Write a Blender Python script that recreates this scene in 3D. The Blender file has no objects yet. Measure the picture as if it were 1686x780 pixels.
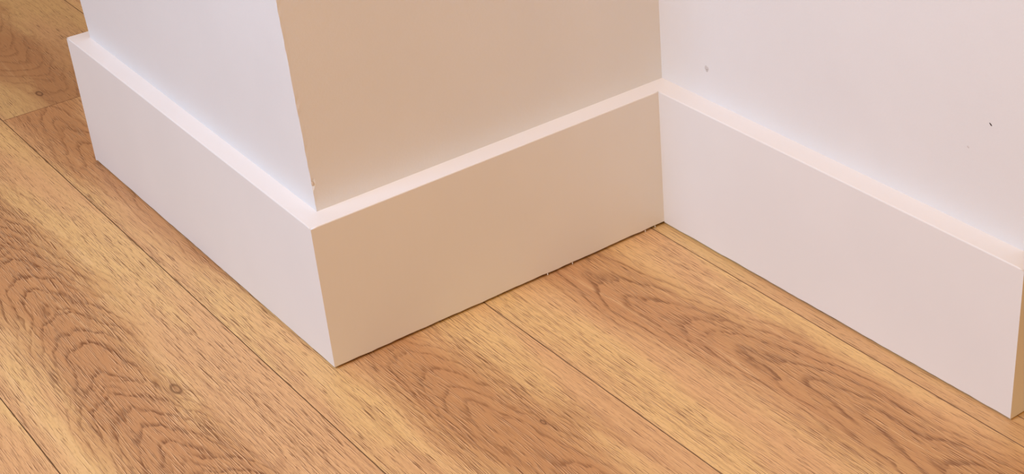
import bpy, bmesh, math, random
from mathutils import Matrix, Vector

# ------------------------------------------------------------------ camera, light, exposure
scene = bpy.context.scene
COL = scene.collection

cam_data = bpy.data.cameras.new('camera')
cam = bpy.data.objects.new('camera', cam_data)
COL.objects.link(cam)
FPX, CX, CY = 2531.4893, 1057.5921, 607.6838           # photograph taken as 1686 x 780 px
R = Matrix(((0.622579, 0.781108, -0.047596),
            (-0.428451, 0.391128, 0.814523),
            (0.654847, -0.486712, 0.578175)))
cam.matrix_world = Matrix.Translation((1.031095, -0.438863, 0.752759)) @ R.transposed().to_4x4()
cam_data.sensor_fit = 'HORIZONTAL'
cam_data.sensor_width = 36.0
cam_data.lens = 36.0 * FPX / 1686.0
cam_data.shift_x = (843.0 - CX) / 1686.0
cam_data.shift_y = (CY - 390.0) / 1686.0
cam_data.clip_start = 0.01
scene.camera = cam

world = bpy.data.worlds.new('room_ambience')
world.use_nodes = True
world.node_tree.nodes['Background'].inputs[0].default_value = (1.0, 0.644, 0.402, 1)
world.node_tree.nodes['Background'].inputs[1].default_value = 0.437
scene.world = world


def area_light(name, loc, target, sx, sy, power, color):
    ld = bpy.data.lights.new(name, 'AREA')
    ld.shape = 'RECTANGLE'
    ld.size, ld.size_y = sx, sy
    ld.energy, ld.color = power, color
    o = bpy.data.objects.new(name, ld)
    o.location = loc
    o.rotation_euler = (Vector(target) - Vector(loc)).to_track_quat('-Z', 'Y').to_euler()
    COL.objects.link(o)
    return o


# daylight through the window on the side the two white faces look at, and the warm ceiling lamp
area_light('window_daylight', (0.2, -1.4, 1.5), (0.1, 0.0, 0.4), 1.0, 1.2, 38.16, (0.297, 0.602, 1.0))
area_light('ceiling_lamp', (0.15, -0.35, 2.35), (0.15, -0.35, 0.0), 0.3, 0.3, 8.38, (1.0, 0.396, 0.107))
area_light('ceiling_lamp', (1.6, -1.6, 2.35), (1.6, -1.6, 0.0), 0.5, 0.5, 51.25, (1.0, 0.565, 0.073))

vs = scene.view_settings
vs.view_transform = 'Standard'
vs.look = 'None'
vs.exposure = 0.0
vs.gamma = 1.0
vs.use_curve_mapping = False

# ------------------------------------------------------------------ helpers
random.seed(7)


class NT:
    """Small builder for shader node maths."""

    def __init__(self, mat):
        self.t = mat.node_tree
        self.n, self.l = self.t.nodes, self.t.links

    def put(self, sock, v):
        if isinstance(v, bpy.types.NodeSocket):
            self.l.new(v, sock)
        elif v is not None:
            sock.default_value = v

    def m(self, op, a, b=None, c=None, clamp=False):
        nd = self.n.new('ShaderNodeMath')
        nd.operation, nd.use_clamp = op, clamp
        for i, v in enumerate((a, b, c)):
            if v is not None:
                self.put(nd.inputs[i], v)
        return nd.outputs[0]

    def add(self, a, b): return self.m('ADD', a, b)
    def sub(self, a, b): return self.m('SUBTRACT', a, b)
    def mul(self, a, b): return self.m('MULTIPLY', a, b)

    def xyz(self, x, y, z=0.0):
        nd = self.n.new('ShaderNodeCombineXYZ')
        for i, v in enumerate((x, y, z)):
            self.put(nd.inputs[i], v)
        return nd.outputs[0]

    def noise(self, vec, scale=1.0, detail=2.0, rough=0.5):
        nd = self.n.new('ShaderNodeTexNoise')
        self.put(nd.inputs['Vector'], vec)
        nd.inputs['Scale'].default_value = scale
        nd.inputs['Detail'].default_value = detail
        nd.inputs['Roughness'].default_value = rough
        return nd.outputs['Fac']

    def ss(self, v, lo, hi, a=0.0, b=1.0):
        nd = self.n.new('ShaderNodeMapRange')
        nd.interpolation_type = 'SMOOTHSTEP'
        for i, q in enumerate((v, lo, hi, a, b)):
            self.put(nd.inputs[i], q)
        return nd.outputs[0]

    def mix(self, f, a, b):
        nd = self.n.new('ShaderNodeMix')
        nd.data_type = 'RGBA'
        self.put(nd.inputs[0], f)
        self.put(nd.inputs[6], a)
        self.put(nd.inputs[7], b)
        return nd.outputs[2]

    def prop(self, name):
        nd = self.n.new('ShaderNodeAttribute')
        nd.attribute_type = 'OBJECT'
        nd.attribute_name = name
        return nd.outputs['Fac']


def new_mat(name):
    m = bpy.data.materials.new(name)
    m.use_nodes = True
    return m, NT(m), m.node_tree.nodes['Principled BSDF']


def paint(name, color, rough, bump, scale):
    m, t, bs = new_mat(name)
    tc = t.n.new('ShaderNodeTexCoord').outputs['Object']
    big = t.noise(tc, 9.0, 3.0)
    c2 = tuple(v * 0.975 for v in color[:3]) + (1,)
    t.put(bs.inputs['Base Color'], t.mix(t.ss(big, 0.3, 0.7), color, c2))
    bs.inputs['Roughness'].default_value = rough
    bs.inputs['Specular IOR Level'].default_value = 0.35
    bp = t.n.new('ShaderNodeBump')
    bp.inputs['Strength'].default_value = bump
    bp.inputs['Distance'].default_value = 0.001
    h = t.add(t.noise(tc, scale, 3.0, 0.6), t.mul(t.noise(tc, scale * 0.12, 2.0), 1.5))
    t.put(bp.inputs['Height'], h)
    t.put(bs.inputs['Normal'], bp.outputs[0])
    return m


def flat(name, color, rough=0.7):
    m, t, bs = new_mat(name)
    tc = t.n.new('ShaderNodeTexCoord').outputs['Object']
    c2 = tuple(v * 0.8 for v in color[:3]) + (1,)
    t.put(bs.inputs['Base Color'], t.mix(t.noise(tc, 400.0, 2.0), color, c2))
    bs.inputs['Roughness'].default_value = rough
    return m


def oak():
    """Oak boards: rings cut lengthwise (cathedral figure), pores, knots. Per-board values come from object properties."""
    m, t, bs = new_mat('oiled_oak')
    sep = t.n.new('ShaderNodeSeparateXYZ')
    t.l.new(t.n.new('ShaderNodeTexCoord').outputs['Object'], sep.inputs[0])
    x, y = sep.outputs[0], sep.outputs[1]
    seed = t.prop('seed')
    # knot: pushes the grain aside and darkens
    kx, ky = t.sub(x, t.prop('knot_x')), t.sub(y, t.prop('knot_y'))
    ks = t.prop('knot_size')
    kd = t.m('SQRT', t.add(t.m('POWER', t.mul(kx, 0.45), 2.0), t.m('POWER', ky, 2.0)))
    kn = t.m('DIVIDE', kd, t.add(ks, 1e-5))
    kpush = t.mul(t.ss(kn, 0.0, 3.4, 1.0, 0.0), ks)
    # ring field
    wob = t.noise(t.xyz(t.mul(x, 4.0), t.mul(y, 9.0), seed), 1.0, 2.0)
    wob2 = t.noise(t.xyz(t.mul(x, 9.0), t.mul(y, 50.0), t.add(seed, 3.3)), 1.0, 2.0, 0.55)
    wob3 = t.noise(t.xyz(t.mul(x, 30.0), t.mul(y, 150.0), t.add(seed, 7.7)), 1.0, 2.0, 0.6)
    y0 = t.add(t.add(t.prop('pith_y'), t.mul(x, t.prop('pith_skew'))),
               t.mul(t.sub(t.noise(t.xyz(t.mul(x, 5.0), seed, 4.0), 1.0, 1.0), 0.5), 0.035))
    dy = t.sub(y, y0)
    dn = t.mul(t.sub(t.noise(t.xyz(t.mul(x, 8.0), seed, 9.0), 1.0, 2.0), 0.5), 0.022)
    warp = t.add(t.add(t.mul(t.sub(wob, 0.5), 0.020), t.mul(t.sub(wob2, 0.5), 0.0085)), t.add(t.mul(kpush, 0.9), t.mul(t.sub(wob3, 0.5), 0.0042)))
    fx = t.m('DIVIDE', t.sub(x, t.prop('arch_start')), t.prop('arch_period'))
    runs = []
    for k in (0.0, 0.5):        # two runs of nested arches; each fades where the other is strongest
        f = t.m('FRACT', t.add(fx, k))
        dep = t.add(t.add(t.prop('pith_depth'), t.mul(t.sub(1.0, f), t.prop('arch_height'))), dn)
        rk = t.add(t.m('SQRT', t.add(t.m('POWER', dy, 2.0), t.m('POWER', dep, 2.0))), warp)
        wk = t.sub(1.0, t.m('ABSOLUTE', t.sub(t.mul(f, 2.0), 1.0)))
        wk = t.ss(t.add(wk, t.mul(t.sub(wob2, 0.5), 0.5)), 0.30, 0.62)
        runs.append((rk, wk))
    r = runs[0][0]
    # heart (reddish, broad) against sapwood (golden)
    ady = t.m('ABSOLUTE', dy)
    hn = t.add(ady, t.add(t.mul(t.sub(wob, 0.5), 0.075), t.mul(t.sub(wob2, 0.5), 0.045)))
    heart = t.mul(t.ss(hn, 0.018, 0.060, 1.0, 0.0), t.prop('heart'))
    streak = t.noise(t.xyz(t.mul(x, 3.2), t.mul(t.add(y, t.mul(t.mul(r, 0.5), heart)), 210.0), t.add(seed, 11.0)), 1.0, 4.0, 0.62)
    blotch = t.noise(t.xyz(t.mul(x, 4.0), t.mul(y, 19.0), t.add(seed, 21.0)), 1.0, 2.0)
    gold, tan, red = (0.755, 0.510, 0.220, 1), (0.700, 0.430, 0.205, 1), (0.495, 0.252, 0.106, 1)
    col = t.mix(t.ss(blotch, 0.38, 0.62), gold, tan)
    col = t.mix(t.mul(heart, 0.92), col, red)
    col = t.mix(t.ss(streak, 0.46, 0.74, 0.0, 0.48), col, (0.42, 0.22, 0.105, 1))
    col = t.mix(t.ss(streak, 0.44, 0.26, 0.0, 0.40), col, (0.80, 0.55, 0.29, 1))
    grit = t.noise(t.xyz(t.mul(x, 260.0), t.mul(y, 900.0), seed), 1.0, 2.0, 0.6)
    col = t.mix(t.ss(grit, 0.45, 0.75, 0.0, 0.22), col, (0.40, 0.21, 0.095, 1))
    # growth-ring lines, broken up along their run
    line = 0.0
    for rk, wk in runs:
        ph = t.m('FRACT', t.mul(rk, t.prop('ring_rate')))
        lk = t.mul(t.ss(ph, 0.0, 0.07, 0.0, 1.0), t.ss(ph, 0.09, 0.40, 1.0, 0.0))
        line = t.m('MAXIMUM', line, t.mul(lk, wk))
    brk = t.noise(t.xyz(t.mul(x, 60.0), t.mul(y, 620.0), t.add(seed, 31.0)), 1.0, 2.0, 0.6)
    ringm = t.mul(line, t.ss(brk, 0.38, 0.58, 0.22, 1.0))
    ringm = t.mul(ringm, t.mul(t.prop('ring_gain'), t.add(0.14, t.mul(heart, 0.80))))
    col = t.mix(ringm, col, (0.185, 0.072, 0.026, 1))
    # pores: short dashes that follow the grain, each with a pale highlight painted beside it
    flow = t.add(y, t.mul(t.add(t.mul(t.sub(wob, 0.5), 0.030), t.mul(t.sub(wob2, 0.5), 0.012)), t.add(0.05, t.mul(heart, 0.45))))
    flow = t.add(flow, t.mul(kpush, 0.5))

    def pores(off):
        f = t.add(flow, off)
        a = t.noise(t.xyz(t.mul(x, 34.0), t.mul(f, 1550.0), t.add(seed, 41.0)), 1.0, 1.0, 0.5)
        b = t.noise(t.xyz(t.mul(x, 66.0), t.mul(f, 2100.0), t.add(seed, 51.0)), 1.0, 1.0, 0.5)
        return a, b
    dens = t.noise(t.xyz(t.mul(x, 3.0), t.mul(y, 30.0), t.add(seed, 61.0)), 1.0, 2.0)
    dlo = t.sub(t.ss(dens, 0.3, 0.7, 0.640, 0.562), t.prop('pore_gain'))
    a0, b0 = pores(0.0)
    pore = t.m('MAXIMUM', t.ss(a0, dlo, t.add(dlo, 0.07)), t.mul(t.ss(b0, dlo, t.add(dlo, 0.09)), 0.85))
    a1, b1 = pores(0.0006)
    glint = t.m('MAXIMUM', t.ss(a1, t.add(dlo, 0.02), t.add(dlo, 0.09)), t.mul(t.ss(b1, t.add(dlo, 0.02), t.add(dlo, 0.10)), 0.7))
    glint = t.mul(glint, t.sub(1.0, pore))
    col = t.mix(t.mul(glint, 0.55), col, (0.93, 0.66, 0.38, 1))  # highlight of the embossed pore edges, put into the base colour
    col = t.mix(t.mul(pore, 0.84), col, (0.165, 0.064, 0.022, 1))
    # knot colour
    core = t.ss(kn, 0.75, 1.35, 1.0, 0.0)
    rim = t.mul(t.ss(kn, 0.45, 0.85), t.ss(kn, 0.95, 1.4, 1.0, 0.0))
    halo = t.ss(kn, 0.9, 3.2, 0.35, 0.0)
    kon = t.mul(t.m('GREATER_THAN', ks, 1e-4), t.ss(wob2, 0.25, 0.55, 0.45, 1.0))
    col = t.mix(t.mul(kon, halo), col, (0.40, 0.20, 0.09, 1))
    col = t.mix(t.mul(kon, t.mul(core, t.prop('knot_core'))), col, (0.36, 0.19, 0.09, 1))
    col = t.mix(t.mul(kon, t.mul(rim, 0.75)), col, (0.15, 0.07, 0.03, 1))
    # each board a little lighter or darker
    hsv = t.n.new('ShaderNodeHueSaturation')
    t.put(hsv.inputs['Value'], t.prop('tone'))
    t.put(hsv.inputs['Color'], col)
    t.put(bs.inputs['Base Color'], hsv.outputs[0])
    t.put(bs.inputs['Roughness'], t.add(0.46, t.mul(pore, 0.2)))
    bs.inputs['Specular IOR Level'].default_value = 0.32
    bp = t.n.new('ShaderNodeBump')
    bp.inputs['Strength'].default_value = 0.25
    bp.inputs['Distance'].default_value = 0.00012
    t.put(bp.inputs['Height'], t.sub(t.mul(streak, 0.3), t.add(pore, t.mul(ringm, 0.5))))
    t.put(bs.inputs['Normal'], bp.outputs[0])
    return m


OAK = oak()
GROOVE = flat('dark_board_edge', (0.20, 0.09, 0.034, 1))
SUBFLOOR = flat('underlay', (0.05, 0.03, 0.018, 1), 0.9)
WALL = paint('wall_emulsion', (0.768, 0.756, 0.742, 1), 0.62, 0.12, 420.0)
TRIM = paint('satin_white_trim', (0.806, 0.792, 0.772, 1), 0.42, 0.05, 260.0)
CHIP = flat('dark_chip', (0.06, 0.045, 0.04, 1))
FILLER = flat('greyish_filler', (0.66, 0.62, 0.59, 1))
PLASTER = flat('bare_plaster', (0.74, 0.62, 0.50, 1))


def link_mesh(name, bm, mats, parent=None):
    me = bpy.data.meshes.new(name)
    bmesh.ops.recalc_face_normals(bm, faces=bm.faces)
    bm.to_mesh(me)
    bm.free()
    for mt in (mats if isinstance(mats, (list, tuple)) else [mats]):
        me.materials.append(mt)
    o = bpy.data.objects.new(name, me)
    COL.objects.link(o)
    if parent is not None:
        o.parent = parent
    return o


def structure(o, label, category):
    o['kind'] = 'structure'
    o['label'] = label
    o['category'] = category
    return o


# ------------------------------------------------------------------ floor: underlay with separate boards
X0, X1, Y0, Y1 = -2.6, 2.4, -2.0, 1.7
bm = bmesh.new()
bmesh.ops.create_cube(bm, size=1.0)
for v in bm.verts:
    v.co = Vector(((X0 if v.co.x < 0 else X1), (Y0 if v.co.y < 0 else Y1), (-0.03 if v.co.z < 0 else -0.0085)))
floor = structure(link_mesh('floor', bm, SUBFLOOR), 'oak board floor with boards running along the white skirting', 'floor')

PW = 0.1956
ROW_EDGE = {0: -0.0422}                         # near-side edge of the row that runs under the wall corner


def plank(xa, xb, ya, yb, props):
    """A board with chamfered (dark) top edges; x and y are local to the board's own origin."""
    gap, ch, th = 0.00014, 0.00042, 0.008
    ox = props.get('ox', 0.5 * (xa + xb))
    oy = 0.5 * (ya + yb)
    ax, bx, ay, by = xa + gap - ox, xb - gap - ox, ya + gap - oy, yb - gap - oy
    bm = bmesh.new()
    low = [bm.verts.new(p) for p in ((ax, ay, -th), (bx, ay, -th), (bx, by, -th), (ax, by, -th))]
    mid = [bm.verts.new(p) for p in ((ax, ay, -ch), (bx, ay, -ch), (bx, by, -ch), (ax, by, -ch))]
    c2 = ch * 0.8
    top = [bm.verts.new(p) for p in ((ax + c2, ay + c2, 0), (bx - c2, ay + c2, 0), (bx - c2, by - c2, 0), (ax + c2, by - c2, 0))]
    bm.faces.new(top)
    bm.faces.new(low[::-1])
    for i in range(4):
        j = (i + 1) % 4
        bm.faces.new((low[i], low[j], mid[j], mid[i])).material_index = 1
        bm.faces.new((mid[i], mid[j], top[j], top[i])).material_index = 1
    o = link_mesh('plank', bm, [OAK, GROOVE], floor)
    o.location = (ox, oy, 0.0)
    base = dict(seed=random.uniform(0, 90), pith_y=random.uniform(-0.04, 0.04), pith_depth=random.uniform(0.012, 0.04),
                pith_skew=random.uniform(-0.05, 0.05), arch_start=random.uniform(-0.2, 0.2), arch_period=random.choice((-1, 1)) * random.uniform(0.2, 0.3),
                arch_height=random.uniform(0.035, 0.055), ring_rate=random.uniform(130, 160),
                heart=random.uniform(0.5, 1.0), tone=random.uniform(0.95, 1.04), knot_x=0.0, knot_y=0.0, knot_size=0.0, knot_core=0.6, pore_gain=0.0, ring_gain=1.0)
    for k, v in props.items():
        if k == 'knot':
            base['knot_x'], base['knot_y'], base['knot_size'] = v[0] - ox, v[1] - oy, v[2]
        elif k == 'pith':
            base['pith_y'] = v - oy
        elif k != 'ox':
            base[k] = v
    for k, v in base.items():
        o[k] = float(v)
    return o


# boards in view: (row, first end, second end, values of their figure)
SEEN = {
    -2: [(-1.25, 0.13, dict(heart=0.25, seed=12.0))],
    -1: [(-0.98, 0.40, dict(pith=-0.155, pith_skew=0.0, pith_depth=0.010, arch_start=-0.335, arch_period=0.30, arch_height=0.060,
                            ring_rate=150, heart=0.95, seed=23.4, ox=0.0, knot=(-0.068, -0.118, 0.0036), knot_core=0.2))],
    0: [(-2.0825, -0.7025, dict(pith=0.03, pith_depth=0.012, pith_skew=0.0, arch_start=-0.02, arch_period=-0.25, heart=1.0, seed=71.0, ox=-0.7, tone=0.86, ring_gain=0.5, pore_gain=-0.03,
                                knot=(-0.745, 0.017, 0.0032))),
        (-0.7025, 0.6775, dict(pith=0.050, pith_skew=0.07, pith_depth=0.008, arch_start=0.085, arch_period=0.32, arch_height=0.045,
                               ring_rate=150, ring_gain=0.7, heart=0.95, seed=35.2, ox=0.0, knot=(0.182, 0.089, 0.0016)))],
    1: [(-0.42, 0.96, dict(pith=0.255, pith_skew=0.09, pith_depth=0.010, arch_start=0.255, arch_period=0.34, arch_height=0.045,
                           ring_rate=125, heart=0.85, seed=47.9, ox=0.0))],
    2: [(-0.88, 0.50, dict(heart=0.0, seed=15.5, ox=0.0, tone=0.90, ring_gain=0.0, pore_gain=-0.02))],
}
L = 1.38
row = int(math.floor((Y0 - ROW_EDGE[0]) / PW))
while ROW_EDGE[0] + row * PW < Y1 - 0.01:
    ya, yb = ROW_EDGE[0] + row * PW, ROW_EDGE[0] + (row + 1) * PW
    ya, yb = max(ya, Y0), min(yb, Y1)
    seen = SEEN.get(row, [])
    done = []
    for xa, xb, pr in seen:
        plank(max(xa, X0), min(xb, X1), ya, yb, pr)
        done.append((xa, xb))
    if done:
        lo, hi = min(d[0] for d in done), max(d[1] for d in done)
    else:
        lo = hi = X0 - random.uniform(0.1, 1.2)
        lo = X0
    while lo > X0 + 0.02:
        plank(max(lo - L, X0), lo, ya, yb, {})
        lo -= L
    while hi < X1 - 0.02:
        if hi + L > X0 + 0.02:
            plank(max(hi, X0), min(hi + L, X1), ya, yb, {})
        hi += L
    row += 1

# ------------------------------------------------------------------ walls
H = 0.140                                        # height of the skirting
WTOP = 2.4
WL, WC, WI, WR = (-0.5122, 0.0230), (-0.0192, 0.0182), (-0.0200, 0.3852), (0.4116, 0.3866)
WBK, WRB = (-0.5122, 1.65), (0.4116, 1.65)


def off(p, dx, dy): return (p[0] + dx, p[1] + dy)


WT = 0.08                                        # thickness of the wall leaves behind their faces
WLi, WCi, WIi, WRi = off(WL, WT, WT), off(WC, -WT, WT), off(WI, -WT, WT), off(WR, -WT, WT)
WBKi, WRBi = off(WBK, WT, 0), off(WRB, -WT, 0)


def heights():
    z, zs = 0.0, [0.0, 0.12]
    z = 0.134
    while z < 0.46:
        zs.append(z)
        z += 0.006
    return zs + [0.6, 1.2, WTOP]


ZS = heights()
CORNER = []
rr = random.Random(3)
for z in ZS:                                     # hand-finished plaster arris: not quite straight
    j = 0.00022 if z < 0.5 else 0.0
    nick = 0.0012 if abs(z - 0.164) < 0.004 else 0.0
    CORNER.append((WC[0] + rr.uniform(-j, j) - nick, WC[1] + rr.uniform(-j, j) + nick * 0.4, z))


def leaf(name, fa, fb, ib, ia, label, wob_a=None, wob_b=None):
    """One wall leaf: face from fa to fb, back from ib to ia, mitred at its ends; wob_* give a face edge per height."""
    bm = bmesh.new()
    rings = []
    for k, z in enumerate(ZS):
        a = wob_a[k] if wob_a else (fa[0], fa[1], z)
        b = wob_b[k] if wob_b else (fb[0], fb[1], z)
        va, vb = Vector((fa[0], fa[1], z)), Vector((fb[0], fb[1], z))
        pa, pb = va.lerp(vb, 0.0035 / (vb - va).length), vb.lerp(va, 0.0035 / (vb - va).length)   # the wobble stays at the arris
        rings.append([bm.verts.new(p) for p in (a, pa, pb, b, (ib[0], ib[1], z), (ia[0], ia[1], z))])
    for r0, r1 in zip(rings, rings[1:]):
        for i in range(6):
            j = (i + 1) % 6
            bm.faces.new((r0[i], r0[j], r1[j], r1[i]))
    bm.faces.new(rings[0])
    bm.faces.new(rings[-1])
    return structure(link_mesh(name, bm, WALL), label, 'wall')


wall_left = leaf('wall_left', WL, WC, WCi, WLi, 'daylit white wall face above the left skirting board', wob_b=CORNER)
wall_middle = leaf('wall_middle', WC, WI, WIi, WCi, 'beige-shaded wall face between outer and inner corner', wob_a=CORNER)
wall_right = leaf('wall_right', WI, WR, WRi, WIi, 'white wall face with small dark chips right of inner corner')
leaf('wall_back', WBK, WL, WLi, WBKi, 'far end face of the white wall')
leaf('wall_end', WR, WRB, WRBi, WRi, 'end face of the white wall past the last corner')

# ------------------------------------------------------------------ skirting boards (mitred)
# outer corners: (bottom x, y, top x, y) as they stand, a few millimetres out of true
OB = (-0.5284, 1.65, -0.5310, 1.65)
O0 = (-0.5284, -0.0009, -0.5310, 0.0047)
O1 = (0.0007, -0.0015, 0.0030, 0.0002)
O2 = (0.0018, 0.3632, 0.0006, 0.3640)
O3 = (0.4314, 0.3668, 0.4297, 0.3655)
OE = (0.4314, 1.65, 0.4297, 1.65)


def skirting(name, A, B, wa, wb, label, rag, seed):
    """Board between mitres; front face from A to B, back on the wall line wa-wb. Its bottom edge is caulked unevenly."""
    rnd = random.Random(seed)
    n = max(2, int((Vector(B[:2]) - Vector(A[:2])).length / 0.006))
    n = min(n, 100)
    rad = 0.0011
    fa, fb = Vector((A[0], A[1])), Vector((B[0], B[1]))
    ta, tb = Vector((A[2], A[3])), Vector((B[2], B[3]))
    va, vb = Vector(wa), Vector(wb)
    bm = bmesh.new()
    rows = []
    lift = rag
    for i in range(n + 1):
        s = i / n
        fbm = fa.lerp(fb, s)
        ft = ta.lerp(tb, s)
        w = va.lerp(vb, s)
        lift = 0.55 * lift + 0.45 * (rag + rnd.uniform(-0.3, 0.3) * rag)
        inward = (w - ft).normalized()
        pts = [(fbm.x + inward.x * 0.0006, fbm.y + inward.y * 0.0006, lift),
               (fbm.x, fbm.y, lift + 0.0007)]
        up = (ft - fbm) / H
        q = fbm + up * (H - rad)
        pts.append((q.x, q.y, H - rad))
        for ang in (0.35, 0.75, 1.2):
            c = q + inward * rad * (1 - math.cos(ang))
            pts.append((c.x, c.y, H - rad + rad * math.sin(ang)))
        c = ft + inward * rad
        pts.append((c.x, c.y, H))
        pts.append((w.x, w.y, H))
        pts.append((w.x, w.y, lift))
        rows.append([bm.verts.new(p) for p in pts])
    m = len(rows[0])
    for r0, r1 in zip(rows, rows[1:]):
        for i in range(m):
            j = (i + 1) % m
            f = bm.faces.new((r0[i], r0[j], r1[j], r1[i]))
            f.smooth = 2 <= i <= 5
    bm.faces.new(rows[0])
    bm.faces.new(rows[-1])
    o = structure(link_mesh(name, bm, TRIM), label, 'baseboard')
    return o


skirting('baseboard_back', OB, O0, WBK, WL, 'white skirting board around the far end of the wall', 0.0005, 1)
skirting('baseboard_left', O0, O1, WL, WC, 'white skirting board left of the protruding corner', 0.0020, 2)
bb_mid = skirting('baseboard_middle', O1, O2, WC, WI, 'beige-shaded skirting board between outer and inner corner', 0.0025, 3)
skirting('baseboard_right', O2, O3, WI, WR, 'white skirting board running right from the inner corner', 0.0019, 4)
skirting('baseboard_end', O3, OE, WR, WRB, 'short shaded skirting end past the last right corner', 0.0011, 5)

# ------------------------------------------------------------------ small marks
def blob(name, mat, parent, centre, u, v, nrm, ru, rv, depth, seed, n=14, ring=False):
    rnd = random.Random(seed)
    bm = bmesh.new()
    c, u, v, nrm = Vector(centre), Vector(u).normalized(), Vector(v).normalized(), Vector(nrm).normalized()
    outer, inner = [], []
    for i in range(n):
        a = 2 * math.pi * i / n
        k = rnd.uniform(0.78, 1.12)
        d = u * math.cos(a) * ru * k + v * math.sin(a) * rv * k
        outer.append(bm.verts.new(c + d))
        inner.append(bm.verts.new(c + d * 0.6 + nrm * depth * rnd.uniform(0.7, 1.1)))
    for i in range(n):
        j = (i + 1) % n
        bm.faces.new((outer[i], outer[j], inner[j], inner[i]))
    bm.faces.new(inner)
    o = link_mesh(name, bm, mat, parent)
    return o


PX = Vector((1.031095, -0.438863, 0.752759))


def ray(px, py):
    return R.transposed() @ Vector(((px - CX) / FPX, -(py - CY) / FPX, -1.0))


def on_wall_right(px, py):
    d = ray(px, py)
    s = (0.3858 - PX.y) / d.y
    p = PX + d * s
    t = (p.x - WI[0]) / (WR[0] - WI[0])
    p.y = WI[1] + t * (WR[1] - WI[1])
    return p


P = on_wall_right(1164, 113)
blob('filler_spot', FILLER, wall_right, P, (1, 0, 0), (0, 0, 1), (0, -1, 0), 0.0030, 0.0030, 0.00025, 5)['label'] = 'faint greyish filled nail hole'
blob('nail_hole', CHIP, wall_right, P + Vector((0.0006, -0.0002, -0.0006)), (1, 0, 0), (0, 0, 1), (0, -1, 0), 0.0005, 0.0005, 0.0001, 6, 8)
P = on_wall_right(1630, 205)
blob('paint_chip', CHIP, wall_right, P, (1, 0, -0.75), (0.75, 0, 1), (0, -1, 0), 0.0019, 0.0007, 0.0003, 7, 10)
P = on_wall_right(1593, 242)
blob('paint_chip', FILLER, wall_right, P, (1, 0, -0.3), (0.3, 0, 1), (0, -1, 0), 0.0014, 0.0009, 0.0003, 8, 10)['label'] = 'pale shallow paint chip'
blob('bare_nick', PLASTER, wall_middle, (WC[0] - 0.0002, WC[1] + 0.001, 0.1655), (0.3, 1, 0), (0, 0, 1), (1, -0.3, 0), 0.0012, 0.0022, 0.0004, 9, 10)['label'] = 'small bare plaster nick on the arris'
for k, yy in enumerate((0.2235, 0.2522, 0.340, 0.352)):        # dabs of caulk that bridge the gap under the board
    blob('caulk_dab', TRIM, bb_mid, (0.0011, yy, 0.0014), (0, 1, 0), (0, 0, 1), (1, 0, 0), 0.0006, 0.0016, 0.0004, 20 + k, 8)
